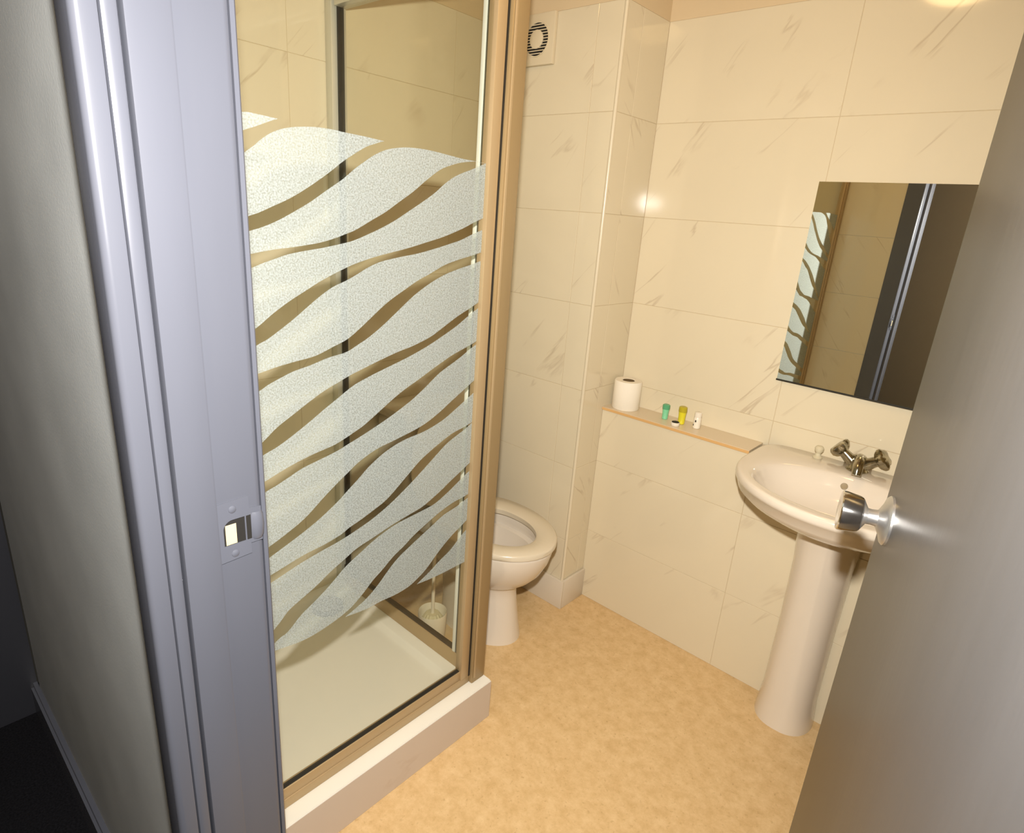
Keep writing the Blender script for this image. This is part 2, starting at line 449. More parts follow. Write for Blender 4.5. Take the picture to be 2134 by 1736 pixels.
hd = tag(obj('trim_3', box(B(), (LJ, 0.1745, DH), (0.109, 0.312, DH + 0.028), 0.002), M_trim), 'grey door frame head above the doorway', 'door frame', kind='structure')

# strike plate let into the rebate
t = thing('strike_plate', 'painted metal strike plate with a cut latch hole in the left door frame', 'strike plate', (LJ, 0.285, 1.066))
xs0, xs1 = LJ + 0.0002, LJ + 0.0016
zc = 1.066
def dhole(n=10):
    pts = [(0.2885, zc - 0.0165)]
    pts += [(0.2885, zc + 0.0165)]
    pts += [(0.2740 + 0.0115 * math.cos(a), zc + 0.005 + 0.0115 * math.sin(a)) for a in [PI / 2 + k * (PI / 2) / n for k in range(n + 1)]]
    pts += [(0.2625, zc - 0.0165)]
    return pts
def plate(bm, outer, hole, x0, x1):
    es = []
    for loop in (outer, hole):
        vs = [bm.verts.new((x0, y, z)) for y, z in loop]
        es += [bm.edges.new((vs[i], vs[(i + 1) % len(vs)])) for i in range(len(vs))]
    r = bmesh.ops.triangle_fill(bm, edges=es, use_beauty=True)
    fs = [f for f in r['geom'] if isinstance(f, bmesh.types.BMFace)]
    ex = bmesh.ops.extrude_face_region(bm, geom=fs)
    for v in [v for v in ex['geom'] if isinstance(v, bmesh.types.BMVert)]: v.co.x = x1
    return bm
out = [(0.2555, zc - 0.038), (0.2945, zc - 0.036), (0.2945, zc - 0.022), (0.309, zc - 0.022), (0.309, zc + 0.024), (0.2945, zc + 0.026), (0.2945, zc + 0.042), (0.2555, zc + 0.040)]
obj('plate', plate(B(), out, dhole(), xs0, xs1), M_trim, t)
bm = B(); box(bm, (LJ + 0.00005, 0.2622, zc - 0.017), (LJ + 0.00035, 0.2886, zc + 0.017))
obj('latch_recess', bm, M_black, t)
bm = B(); box(bm, (LJ + 0.0004, 0.2650, zc - 0.0158), (LJ + 0.0010, 0.2780, zc + 0.0105), 0.0002)
obj('brass_box', bm, M_brass, t)
bm = B(); box(bm, (LJ + 0.0016, 0.2900, zc - 0.0155), (LJ + 0.0022, 0.2955, zc + 0.0165)); obj('latch_slot', bm, M_black, t)
bm = B(); tube(bm, smooth_path([(LJ + 0.001, 0.297, zc - 0.0), (LJ + 0.0035, 0.302, zc), (LJ + 0.002, 0.3085, zc), (LJ - 0.006, 0.312, zc)], 4), 0.0028, n=8)
for v in bm.verts: v.co.z = zc + (v.co.z - zc) * 6.5
obj('lip', bm, M_trim, t, smooth=True)
for dz in (0.030, -0.029):
    bm = B(); lathe(bm, (xs1 - 0.0002, 0.2745, zc + dz), (1, 0, 0), [(0, 0.0048), (0.0008, 0.0045), (0.0016, 0.0028), (0.0018, 0.0004)], 18)
    obj('screw', bm, M_trim, t, smooth=True)

# ------------------------------------------------------------------ the door leaf, standing open
E_ = Vector((-0.121, 1.035, 0)); H_ = Vector((0.0905, 0.312, 0))
ud = (E_ - H_).normalized(); nd = Vector((-ud.y, ud.x, 0))     # nd points to -X side (visible face)
t = thing('door_1', 'dark grey painted door standing open on the right with chrome knob', 'door', tuple(H_), kind='structure')
bm = B()
wd = (E_ - H_).length; th = 0.040
q = bmesh.new(); box(q, (0, -th, 0.008), (wd, 0, 1.985), 0.002)
mm = Matrix(((ud.x, nd.x, 0, H_.x), (ud.y, nd.y, 0, H_.y), (0, 0, 1, 0), (0, 0, 0, 1)))
bmesh.ops.transform(q, matrix=mm, verts=q.verts); merge(bm, q)
obj('leaf', bm, M_door, t, smooth=True)
kc = E_ - ud * 0.060; kc.z = 1.066
for s, base in ((1, kc), (-1, kc - nd * th)):
    ax = nd * s
    r = obj('rose', lathe(B(), base, ax, [(0.0, 0.037), (0.003, 0.0368), (0.006, 0.034), (0.009, 0.025), (0.013, 0.017), (0.015, 0.0135)], 40), M_satin, t, smooth=True)
    obj('neck', lathe(B(), base + ax * 0.0145, ax, [(0.0, 0.0125), (0.008, 0.0115), (0.014, 0.012), (0.0185, 0.0195), (0.021, 0.024)], 36), M_satin, t, smooth=True)
    obj('knob', lathe(B(), base + ax * 0.0350, ax, [(0.0, 0.022), (0.002, 0.0255), (0.006, 0.0272), (0.024, 0.0300), (0.0285, 0.0300), (0.0300, 0.0288), (0.0305, 0.025), (0.0295, 0.012), (0.0293, 0.002)], 48), M_chrome, t, smooth=True)
for z in (0.25, 1.0, 1.75):
    bm = B(); lathe(bm, H_ + Vector((0.006, -0.001, z)), (0, 0, 1), [(0, 0.006), (0.09, 0.006)], 16)
    obj('hinge', bm, M_satin, t, smooth=True)

# ------------------------------------------------------------------ shower tray
TX0, TX1, TY0, TY1 = XL, -0.962, YD1, 1.112
ZTR, ZFL = 0.135, 0.120
t = thing('shower_tray', 'low cream shower tray with marble fronted upstand', 'shower tray', (-1.33, 0.71, 0))
def rrect(x0, x1, y0, y1, r, z, n=6):
    pts = []
    for cx, cy, a0 in ((x1 - r, y1 - r, 0), (x0 + r, y1 - r, PI / 2), (x0 + r, y0 + r, PI), (x1 - r, y0 + r, 1.5 * PI)):
        pts += [(cx + r * math.cos(a0 + k * PI / 2 / n), cy + r * math.sin(a0 + k * PI / 2 / n), z) for k in range(n + 1)]
    return pts
bm = B()
o_ = dict(x0=TX0 + 0.0005, x1=TX1 - 0.009, y0=TY0 + 0.0005, y1=TY1 - 0.009)
rings = [rrect(**o_, r=0.002, z=0.0), rrect(**o_, r=0.002, z=ZTR - 0.004)]
o2 = dict(x0=TX0 + 0.0005, x1=TX1, y0=TY0 + 0.0005, y1=TY1)
rings += [rrect(**o2, r=0.004, z=ZTR - 0.004), rrect(TX0 + 0.0005, TX1 - 0.002, TY0 + 0.0005, TY1 - 0.002, 0.006, ZTR)]
rings += [rrect(TX0 + 0.03, TX1 - 0.085, TY0 + 0.03, TY1 - 0.075, 0.05, ZTR),
          rrect(TX0 + 0.034, TX1 - 0.089, TY0 + 0.034, TY1 - 0.079, 0.05, ZTR - 0.002),
          rrect(TX0 + 0.045, TX1 - 0.100, TY0 + 0.045, TY1 - 0.090, 0.05, ZFL + 0.002),
          rrect(TX0 + 0.055, TX1 - 0.110, TY0 + 0.055, TY1 - 0.100, 0.05, ZFL)]
loft(bm, rings)
obj('tray_body', bm, M_tray, t, smooth=True)
bm = B(); box(bm, (TX1 - 0.009, TY0, 0), (TX1, TY1, ZTR - 0.0045), 0.001); obj('front_panel', bm, M_traytile, t)
bm = B(); box(bm, (TX0, TY1 - 0.009, 0), (TX1 - 0.0095, TY1, ZTR - 0.0045), 0.001); obj('side_panel', bm, M_traytile, t)
dc = Vector((-1.600, 0.958, ZFL))
dr = obj('drain', lathe(B(), dc, (0, 0, 1), [(0, 0.052), (0.010, 0.052), (0.014, 0.048)], 36), M_seal, t, smooth=True)
obj('drain_cover', lathe(B(), dc + Vector((0, 0, 0.0142)), (0, 0, 1), [(0, 0.045), (0.003, 0.0465), (0.006, 0.043), (0.009, 0.03), (0.010, 0.004)], 36), M_drain, dr, smooth=True)

# ------------------------------------------------------------------ shower enclosure
t = thing('shower_enclosure', 'bronze framed corner shower enclosure with wave frosted glass door', 'shower', (-1.33, 0.71, ZTR))
ZB, ZE = ZTR + 0.0005, 1.995
GX = -1.012
def vpost(nm, pts, z0, z1, m_=M_alu):
    return obj(nm, prism(B(), pts, z0, z1), m_, t)
def vbox(nm, a, b, m_=M_alu, bev=0.0015):
    return obj(nm, box(B(), a, b, bev), m_, t, smooth=True)
# door side (faces the room, plane x = GX)
vbox('bottom_rail', (-1.030, 0.3105, ZB), (-1.003, 1.056, ZB + 0.026))
vbox('door_bottom_rail', (-1.026, 0.345, ZB + 0.0265), (-1.005, 1.052, ZB + 0.055))
vbox('door_seal', (-1.020, 0.360, ZB + 0.0552), (-1.008, 1.020, ZB + 0.0570), M_seal, 0.0)
vbox('top_rail', (-1.034, 0.3105, ZE - 0.045), (-0.998, 1.056, ZE))
vbox('wall_channel', (-1.030, 0.3105, ZB + 0.0265), (-1.000, 0.343, ZE - 0.0455))
vbox('door_stile', (-1.026, 0.345, ZB + 0.0555), (-1.004, 0.360, ZE - 0.0455))
vbox('door_stile', (-1.026, 1.021, ZB + 0.0270), (-1.000, 1.0500, ZE - 0.0455))
vbox('stile_groove', (-1.022, 1.0502, ZB + 0.027), (-0.9995, 1.0555, ZE - 0.0455), M_seal, 0.0)
vbox('corner_post', (-1.036, 1.0560, ZB), (-0.990, 1.1080, ZE), M_post, 0.004)
vbox('post_bead', (-0.9895, 1.0600, ZB + 0.02), (-0.9865, 1.0670, ZE), M_alu, 0.001)
dp = obj('door_pane', box(B(), (GX - 0.005, 0.3605, ZB + 0.056), (GX, 1.0208, ZE - 0.046)), M_glass, t)

FROST = [
([(0.345,1.5681),(0.4773,1.5703),(0.4902,1.5717),(0.5116,1.5709),(0.5282,1.57),(0.5403,1.5694)],
[(0.345,1.4856),(0.4759,1.5419),(0.4969,1.5504),(0.5246,1.5628),(0.5403,1.5694)]),
([(0.345,1.4046),(0.4776,1.5091),(0.495,1.5216),(0.5093,1.5341),(0.5265,1.5461),(0.5453,1.5549),(0.5674,1.561),(0.59,1.5647),(0.6133,1.5671),(0.6452,1.5673),(0.6617,1.5663),(0.7069,1.565),(0.7422,1.5631),(0.7492,1.5628)],
[(0.345,1.3616),(0.4744,1.4143),(0.4953,1.4216),(0.5246,1.4348),(0.5545,1.4486),(0.5863,1.4668),(0.6201,1.4888),(0.6434,1.5055),(0.6641,1.5206),(0.7068,1.5466),(0.7299,1.5559),(0.7492,1.5628)]),
([(0.345,1.3449),(0.4742,1.3913),(0.5012,1.3998),(0.5303,1.4115),(0.5614,1.4276),(0.5933,1.4456),(0.6261,1.4671),(0.6431,1.478),(0.6603,1.4892),(0.686,1.5093),(0.705,1.522),(0.7245,1.5346),(0.7442,1.5444),(0.7644,1.5514),(0.7975,1.5577),(0.8281,1.5599),(0.8621,1.5598),(0.9095,1.5569),(0.9468,1.5542),(0.9878,1.5533),(1.022,1.5517)],
[(0.345,1.3335),(0.4757,1.3567),(0.4947,1.3605),(0.5259,1.3657),(0.5585,1.3697),(0.61,1.378),(0.6464,1.388),(0.665,1.3947),(0.6848,1.4019),(0.7245,1.4225),(0.7551,1.4384),(0.7866,1.4583),(0.8192,1.4785),(0.8526,1.5028),(0.8868,1.5253),(0.9131,1.5362),(0.9473,1.5462),(0.9878,1.5533),(1.022,1.5611)]),
([(0.345,1.2867),(0.4771,1.3334),(0.5011,1.3425),(0.5251,1.3503),(0.5493,1.3577),(0.5832,1.364),(0.6186,1.3696),(0.6648,1.3789),(0.6846,1.3843),(0.7143,1.3955),(0.7446,1.4079),(0.7766,1.423),(0.809,1.4412),(0.8422,1.46),(0.877,1.4812),(0.8998,1.4982),(0.9242,1.5139),(0.9486,1.5249),(0.9818,1.5369),(1.022,1.553)],
[(0.345,1.1337),(0.4756,1.2283),(0.4919,1.2394),(0.5119,1.2546),(0.5455,1.276),(0.5806,1.2948),(0.6079,1.3094),(0.6356,1.3217),(0.6619,1.3327),(0.6841,1.3407),(0.7244,1.3521),(0.7665,1.3615),(0.8106,1.3709),(0.8569,1.3826),(0.9048,1.3951),(0.9556,1.4122),(0.9926,1.4274),(1.022,1.4383)]),
([(0.345,1.1321),(0.4761,1.2007),(0.5014,1.212),(0.5268,1.2272),(0.5528,1.244),(0.5794,1.263),(0.6071,1.2825),(0.6351,1.2989),(0.6636,1.3096),(0.6893,1.3215),(0.7141,1.3338),(0.7449,1.3446),(0.7883,1.3528),(0.8339,1.36),(0.8816,1.3703),(0.9315,1.3828),(0.957,1.3898),(0.9914,1.4029),(1.022,1.4131)],
[(0.345,1.1289),(0.4785,1.1533),(0.5149,1.1608),(0.5494,1.1662),(0.5944,1.1725),(0.6324,1.1856),(0.6618,1.1962),(0.6827,1.2085),(0.7244,1.2386),(0.7454,1.2541),(0.7675,1.2684),(0.801,1.2864),(0.8355,1.3043),(0.8713,1.3191),(0.9077,1.3352),(0.9466,1.3463),(0.9946,1.3572),(1.022,1.3641)]),
([(0.345,1.061),(0.4771,1.1193),(0.4981,1.1299),(0.5237,1.14),(0.5499,1.1488),(0.5842,1.1559),(0.622,1.1657),(0.6614,1.1719),(0.6879,1.1835),(0.7136,1.1959),(0.7456,1.2155),(0.7791,1.2393),(0.813,1.2641),(0.8362,1.2795),(0.872,1.2989),(0.9087,1.3146),(0.9478,1.3262),(0.9908,1.3365),(1.022,1.3448)],
[(0.345,0.9328),(0.4749,1.0191),(0.51,1.0458),(0.5462,1.0665),(0.5837,1.0875),(0.6127,1.102),(0.6441,1.1141),(0.6625,1.1214),(0.6818,1.1278),(0.7459,1.147),(0.7915,1.1591),(0.8273,1.1667),(0.8765,1.182),(0.9142,1.2006),(0.954,1.2211),(0.9948,1.2383),(1.022,1.2511)]),
([(0.345,0.9423),(0.4759,0.9962),(0.508,1.0077),(0.5354,1.0208),(0.5728,1.0413),(0.6116,1.0646),(0.6434,1.0826),(0.6641,1.0946),(0.6815,1.1034),(0.7134,1.1143),(0.7576,1.1271),(0.8039,1.1401),(0.8399,1.1515),(0.8772,1.1652),(0.9151,1.1816),(0.9552,1.2003),(0.9931,1.2221),(1.022,1.2371)],
[(0.345,0.9015),(0.4772,0.9445),(0.5144,0.9575),(0.5513,0.9686),(0.5892,0.9771),(0.6292,0.9839),(0.6605,0.9944),(0.6815,1.0029),(0.702,1.0117),(0.7354,1.0313),(0.7698,1.0522),(0.8047,1.0712),(0.8417,1.0873),(0.8799,1.1051),(0.918,1.1219),(0.9452,1.1332),(0.9953,1.1489),(1.022,1.1582)]),
([(0.345,0.8761),(0.4776,0.9227),(0.5039,0.931),(0.5317,0.9417),(0.5599,0.9524),(0.5988,0.961),(0.6393,0.9701),(0.6623,0.9781),(0.6802,0.9839),(0.713,0.9954),(0.7585,1.0127),(0.7937,1.0281),(0.8304,1.0459),(0.8677,1.0688),(0.9061,1.0947),(0.9463,1.1132),(0.9734,1.1259),(0.996,1.1379),(1.022,1.1508)],
[(0.345,0.7496),(0.4736,0.8038),(0.5017,0.8149),(0.5322,0.8285),(0.5635,0.8451),(0.6063,0.8776),(0.6378,0.8997),(0.6592,0.9134),(0.6807,0.9276),(0.7016,0.9381),(0.7356,0.9507),(0.7829,0.9602),(0.8323,0.9703),(0.8708,0.9814),(0.9104,0.9995),(0.9512,1.0227),(0.9958,1.0473),(1.022,1.062)]),
([(0.345,0.7286),(0.4789,0.7819),(0.5106,0.7944),(0.5515,0.8108),(0.5947,0.8311),(0.6376,0.8568),(0.6629,0.8757),(0.6851,0.8915),(0.7127,0.9132),(0.747,0.9333),(0.7831,0.9476),(0.82,0.9559),(0.8714,0.9628),(0.9248,0.979),(0.9669,1.0002),(1.0009,1.0185),(1.022,1.0294)],
[(0.345,0.7124),(0.4766,0.7427),(0.5186,0.7529),(0.5603,0.762),(0.6035,0.7672),(0.6447,0.7765),(0.661,0.7843),(0.6923,0.794),(0.7242,0.8056),(0.7554,0.8181),(0.7793,0.8334),(0.822,0.8661),(0.8602,0.8939),(0.9139,0.921),(0.9558,0.9376),(0.9967,0.946),(1.022,0.9536)]),
([(0.345,0.6884),(0.4776,0.7251),(0.5076,0.7335),(0.5489,0.7448),(0.5923,0.7536),(0.6374,0.7612),(0.6753,0.7705),(0.7242,0.7859),(0.7742,0.8084),(0.8227,0.8367),(0.8612,0.8619),(0.9016,0.8898),(0.9425,0.9167),(0.9972,0.939),(1.022,0.9517)],
[(0.345,0.5162),(0.4813,0.6147),(0.5134,0.6439),(0.541,0.6579),(0.5788,0.6752),(0.613,0.6947),(0.6526,0.7133),(0.681,0.7266),(0.7242,0.7374),(0.7732,0.7503),(0.8244,0.7602),(0.8657,0.7681),(0.897,0.7806),(0.9335,0.798),(0.9482,0.8067),(0.998,0.8315),(1.022,0.844)]),
([(0.345,0.4965),(0.4812,0.5822),(0.511,0.5943),(0.5439,0.6216),(0.5776,0.6404),(0.6122,0.6625),(0.6523,0.6922),(0.6934,0.7132),(0.7361,0.733),(0.7858,0.748),(0.8246,0.7532),(0.8675,0.7579),(0.9069,0.7638),(0.9519,0.7833),(1.0025,0.811),(1.022,0.8206)],
[(0.345,0.5777),(0.4803,0.5645),(0.5302,0.5573),(0.5638,0.5564),(0.5977,0.5609),(0.6335,0.5692),(0.6655,0.5814),(0.6965,0.6027),(0.7243,0.6262),(0.7485,0.6415),(0.7814,0.6654),(0.8129,0.6815),(0.8394,0.6979),(0.8802,0.7169),(0.9223,0.7343),(0.9665,0.747),(1.0034,0.7516),(1.022,0.7556)]),
([(0.6501,0.5633),(0.6782,0.5727),(0.7069,0.5851),(0.7364,0.6052),(0.7744,0.6396),(0.7998,0.6579),(0.8264,0.6714),(0.8667,0.69),(0.8999,0.7051),(0.9372,0.7219),(0.9827,0.7319),(1.022,0.7446)],
[(0.6501,0.5633),(0.6754,0.5597),(0.7117,0.5563),(0.7489,0.5583),(0.7885,0.5567),(0.8289,0.5609),(0.8565,0.5718),(0.8848,0.5875),(0.9132,0.612),(0.9414,0.6345),(0.9716,0.6539),(1.0018,0.6689),(1.022,0.6804)]),
([(0.857,0.5563),(0.8997,0.5761),(0.9286,0.5925),(0.9676,0.611),(1.0036,0.6392),(1.022,0.6507)],
[(0.857,0.5563),(0.9007,0.5524),(0.9454,0.5516),(0.9932,0.5524),(1.022,0.5524)]),
]

def lerp_curve(pl, y):
    for (a, b), (c, d) in zip(pl, pl[1:]):
        if a <= y <= c:
            return b + (d - b) * (y - a) / max(c - a, 1e-9)
    return pl[-1][1] if y > pl[-1][0] else pl[0][1]
def dense(pl):
    return [(v.x, v.y) for v in smooth_path([(a, b, 0) for a, b in pl], 5)]
for up, lo in FROST:
    up, lo = dense(up), dense(lo)
    y0 = max(up[0][0], lo[0][0], 0.3608); y1 = min(up[-1][0], lo[-1][0], 1.0205)
    n = max(12, int((y1 - y0) / 0.008)); cols = []
    for k in range(n + 1):
        y = y0 + (y1 - y0) * k / n
        a = lerp_curve(up, y); b = lerp_curve(lo, y)
        if a - b < 0.0004:
            if k in (0, n) or cols: b = a - 0.0004
            else: continue
        cols.append((y, a, b))
    bm = B(); x0, x1 = GX + 0.0001, GX + 0.0006
    V = [[bm.verts.new(q) for q in ((x0, y, a), (x1, y, a), (x1, y, b), (x0, y, b))] for y, a, b in cols]
    for c0, c1 in zip(V, V[1:]):
        for i in range(4):
            j = (i + 1) % 4
            bm.faces.new((c0[i], c0[j], c1[j], c1[i]))
    bm.faces.new(V[0]); bm.faces.new(V[-1][::-1])
    obj('frosted_wave', bm, M_frost, dp)

# return side (plane y = 1.085, from the corner post to the left wall)
GY = 1.082
vbox('return_bottom_rail', (-1.660, 1.070, ZB), (-1.0365, 1.094, ZB + 0.050))
vbox('return_seal', (-1.650, 1.074, ZB + 0.0502), (-1.0400, 1.090, ZB + 0.056), M_seal, 0.0)
vbox('return_top_rail', (-1.660, 1.062, ZE - 0.045), (-1.0365, 1.102, ZE), M_alul)
vbox('wall_profile', (XL + 0.0005, 1.058, ZB), (-1.668, 1.106, ZE), M_alul)
vbox('wall_profile_inner', (-1.6678, 1.076, ZB), (-1.6605, 1.094, ZE), M_seal, 0.0)
vbox('return_stile', (-1.0880, 1.064, ZB + 0.056), (-1.0765, 1.0815, ZE - 0.046), M_strip)
vbox('post_inner_shade', (-1.0760, 1.066, ZB + 0.056), (-1.0365, 1.0815, ZE - 0.046), M_post_shade, 0.001)  # inside face of the corner post, its shade painted in as dark colour
vbox('corner_block', (-1.6600, 1.0640, ZB + 0.0502), (-1.6000, 1.0735, ZB + 0.085), M_black, 0.004)  # plain black block at the foot of the wall profile
obj('return_pane', box(B(), (-1.660, GY, ZB + 0.0565), (-1.0365, GY + 0.005, ZE - 0.046)), M_glass, t)

# ------------------------------------------------------------------ toilet
TYC = 1.42
t = thing('toilet', 'cream toilet with raised lid, half hidden behind the shower post', 'toilet', (-1.35, TYC, 0))
def egg(xf, xb, hw, z, n=48, p=2.0):
    xm = xb + (xf - xb) * 0.46; pts = []
    for i in range(n):
        a = 2 * PI * i / n; c, s_ = math.cos(a), math.sin(a)
        L = (xf - xm) if c > 0 else (xm - xb)
        e = 1.0 if c > 0 else 0.75
        pts.append((xm + L * math.copysign(abs(c) ** e, c), TYC + hw * math.copysign(abs(s_) ** (1.0 if c > 0 else 0.85), s_), z))
    return pts
bm = B()
loft(bm, [egg(-1.134, -1.47, 0.114, 0.0), egg(-1.136, -1.47, 0.112, 0.012), egg(-1.150, -1.47, 0.102, 0.09), egg(-1.162, -1.48, 0.096, 0.170), egg(-1.164, -1.48, 0.096, 0.205), egg(-1.158, -1.485, 0.101, 0.216),
          egg(-1.136, -1.49, 0.118, 0.230), egg(-1.104, -1.50, 0.140, 0.256), egg(-1.072, -1.505, 0.158, 0.292), egg(-1.048, -1.51, 0.171, 0.340), egg(-1.036, -1.51, 0.177, 0.385), egg(-1.037, -1.51, 0.176, 0.392), egg(-1.040, -1.51, 0.174, 0.3965),
          egg(-1.080, -1.44, 0.135, 0.3965), egg(-1.085, -1.44, 0.130, 0.385), egg(-1.082, -1.44, 0.132, 0.345), egg(-1.11, -1.42, 0.115, 0.34),
          egg(-1.14, -1.41, 0.095, 0.27), egg(-1.19, -1.38, 0.06, 0.215), egg(-1.24, -1.33, 0.03, 0.20)])
obj('bowl', bm, M_ceramic, t, smooth=True, angle=50)
bm = B()
so = [egg(-1.034, -1.49, 0.183, 0.398), egg(-1.028, -1.495, 0.187, 0.402), egg(-1.028, -1.495, 0.187, 0.416), egg(-1.034, -1.49, 0.182, 0.421),
      egg(-1.094, -1.40, 0.118, 0.421), egg(-1.102, -1.395, 0.110, 0.416), egg(-1.100, -1.395, 0.112, 0.398)]
loft(bm, so + [so[0]], False, False)
bmesh.ops.remove_doubles(bm, verts=bm.verts, dist=1e-6)
obj('seat', bm, M_seat, t, smooth=True, angle=50)
bm = B(); loft(bm, [[(-1.515 + (q[2] - 0) * 0, TYC + (q[1] - TYC) * 0.97, 0.415 + (q[0] + 1.495) * 0.93) for q in egg(-1.04, -1.495, 0.185, 0.0)],
                    [(-1.500, TYC + (q[1] - TYC), 0.415 + (q[0] + 1.495) * 0.95) for q in egg(-1.035, -1.497, 0.187, 0.0)]])
obj('lid', bm, M_seat, t, smooth=True)
for s in (-1, 1):
    bm = B(); lathe(bm, (-1.503, TYC + s * 0.075 - 0.015, 0.409), (0, 1, 0), [(0, 0.011), (0.03, 0.011)], 16); obj('hinge', bm, M_seat, t, smooth=True)
bm = B(); box(bm, (-1.698, TYC - 0.19, 0.40), (-1.525, TYC + 0.19, 0.755), 0.02, 3); cis = obj('cistern', bm, M_ceramic, t, smooth=True)
bm = B(); box(bm, (-1.699, TYC - 0.20, 0.756), (-1.517, TYC + 0.20, 0.79), 0.008, 2); obj('cistern_lid', bm, M_ceramic, t, smooth=True)
bm = B(); box(bm, (-1.697, TYC - 0.10, 0.30), (-1.49, TYC + 0.10, 0.3995), 0.015, 2); obj('shelf_neck', bm, M_ceramic, t, smooth=True)
bm = B(); lathe(bm, (-1.525, TYC - 0.13, 0.70), (1, 0, 0), [(0, 0.010), (0.012, 0.009)], 16); lv = obj('flush_handle', bm, M_chrome, t, smooth=True)
bm = B(); tube(bm, [(-1.515, TYC - 0.13, 0.70), (-1.510, TYC - 0.10, 0.695), (-1.508, TYC - 0.06, 0.69)], [0.006, 0.006, 0.008], 10); obj('flush_lever', bm, M_chrome, lv, smooth=True)

# toilet brush between shower and toilet
bx, by = -1.325, 1.195
t = thing('toilet_brush', 'toilet brush in an open cream holder on the floor behind the shower glass', 'toilet brush', (bx, by, 0))
obj('holder', lathe(B(), (bx, by, 0.0), (0, 0, 1), [(0, 0.040), (0.01, 0.044), (0.135, 0.050), (0.140, 0.0485), (0.132, 0.046), (0.02, 0.040)], 36), M_white, t, smooth=True)
obj('brush_head', lathe(B(), (bx, by, 0.021), (0, 0, 1), [(0, 0.020), (0.02, 0.034), (0.09, 0.036), (0.112, 0.022)], 28, lobes=14, amp=0.06), M_bristle, t, smooth=True)
obj('brush_handle', lathe(B(), (bx, by, 0.13), (0, 0, 1), [(0, 0.007), (0.01, 0.006), (0.22, 0.006), (0.26, 0.010), (0.29, 0.010), (0.30, 0.004)], 16), M_white, t, smooth=True)

# ------------------------------------------------------------------ basin and pedestal
BX, BYc = -0.303, 1.745
t = thing('pedestal_basin', 'cream pedestal washbasin below the mirror', 'washbasin', (BX, 1.78, 0))
NB = 72
def outline(sc, z, yb=1.948, n=NB, dy=0.0):
    pts = []
    for i in range(n):
        a = 2 * PI * i / n; c, s_ = math.cos(a), math.sin(a)
        if s_ <= 0:
            x = BX + 0.283 * sc * c; y = BYc + 0.262 * sc * s_
        else:
            x = BX + 0.283 * sc * math.copysign(abs(c) ** 0.28, c); y = BYc + (yb - BYc) * abs(s_) ** 0.28
        pts.append((x, min(y, yb) + dy, z))
    return pts
def bowl(sa, z, cy=1.680, n=NB):
    return [(BX + 0.222 * sa * math.cos(2 * PI * i / n), cy + 0.155 * sa * math.sin(2 * PI * i / n), z) for i in range(n)]
def mixr(a, b, f): return [tuple(Vector(p).lerp(Vector(q), f)) for p, q in zip(a, b)]
KY = YBOX - 0.002
bm = B()
rings = [outline(0.30, 0.690, 1.80), outline(0.50, 0.704, KY), outline(0.72, 0.728, KY), outline(0.88, 0.752, KY), outline(0.955, 0.770, KY), outline(0.985, 0.7945, KY),
         outline(0.993, 0.7956, YB - 0.002), outline(1.0, 0.803, YB - 0.002), outline(0.997, 0.812, YB - 0.002), outline(0.985, 0.8185, YB - 0.002), outline(0.965, 0.820, YB - 0.004)]
top = outline(0.965, 0.820, YB - 0.004)
rings += [mixr(top, bowl(1.0, 0.820), 0.6), bowl(1.04, 0.8195), bowl(1.0, 0.816), bowl(0.96, 0.806), bowl(0.90, 0.784), bowl(0.80, 0.756), bowl(0.62, 0.734), bowl(0.36, 0.720), bowl(0.10, 0.716)]
loft(bm, rings)
obj('basin', bm, M_ceramic, t, smooth=True, angle=60)
obj('waste', lathe(B(), (BX, 1.680, 0.7165), (0, 0, 1), [(0, 0.021), (0.002, 0.021), (0.0025, 0.014), (0.0005, 0.011)], 24), M_chrome, t, smooth=True)
ax = Vector((0, -0.80, 0.60))
obj('overflow', lathe(B(), (-0.319, 1.8205, 0.793), ax, [(-0.004, 0.0095), (0.0005, 0.0095), (0.0012, 0.008), (0.0008, 0.006)], 20), mat('overflow_grey', (0.30, 0.24, 0.15), 0.4), t, smooth=True)
def ped(z, hx, yf, yb=YBOX - 0.0015, n=40):
    pts = []
    for i in range(n):
        a = 2 * PI * i / n; c, s_ = math.cos(a), math.sin(a)
        ym = yb - 0.035
        pts.append((BX - 0.014 + hx * math.copysign(abs(c) ** 0.8, c), (ym + (ym - yf) * s_) if s_ < 0 else (ym + 0.035 * abs(s_) ** 0.5), z))
    return pts
bm = B()
loft(bm, [ped(0.0, 0.086, 1.712), ped(0.02, 0.085, 1.714), ped(0.10, 0.078, 1.722), ped(0.35, 0.076, 1.718), ped(0.55, 0.078, 1.706), ped(0.64, 0.084, 1.688), ped(0.702, 0.092, 1.672)])
obj('pedestal', bm, M_ceramic, t, smooth=True, angle=60)

# basin tap
tx, ty, tz = -0.314, 1.908, 0.8202
t = thing('basin_tap', 'aged chrome basin mixer tap with two flared handles', 'tap', (tx, ty, tz))
bm = B(); lathe(bm, (tx, ty, tz), (0, 0, 1), [(0, 0.030), (0.003, 0.031), (0.006, 0.028), (0.012, 0.0245), (0.030, 0.022), (0.040, 0.020), (0.046, 0.014), (0.048, 0.004)], 28)
obj('body', bm, M_agedchrome, t, smooth=True)
bm = B(); sp = smooth_path([(tx, ty - 0.008, tz + 0.026), (tx + 0.006, ty - 0.035, tz + 0.046), (tx + 0.012, ty - 0.066, tz + 0.050), (tx + 0.016, ty - 0.090, tz + 0.038), (tx + 0.018, ty - 0.100, tz + 0.018)], 6)
tube(bm, sp, [0.017 - 0.005 * i / (len(sp) - 1) for i in range(len(sp))], 18); obj('spout', bm, M_agedchrome, t, smooth=True)
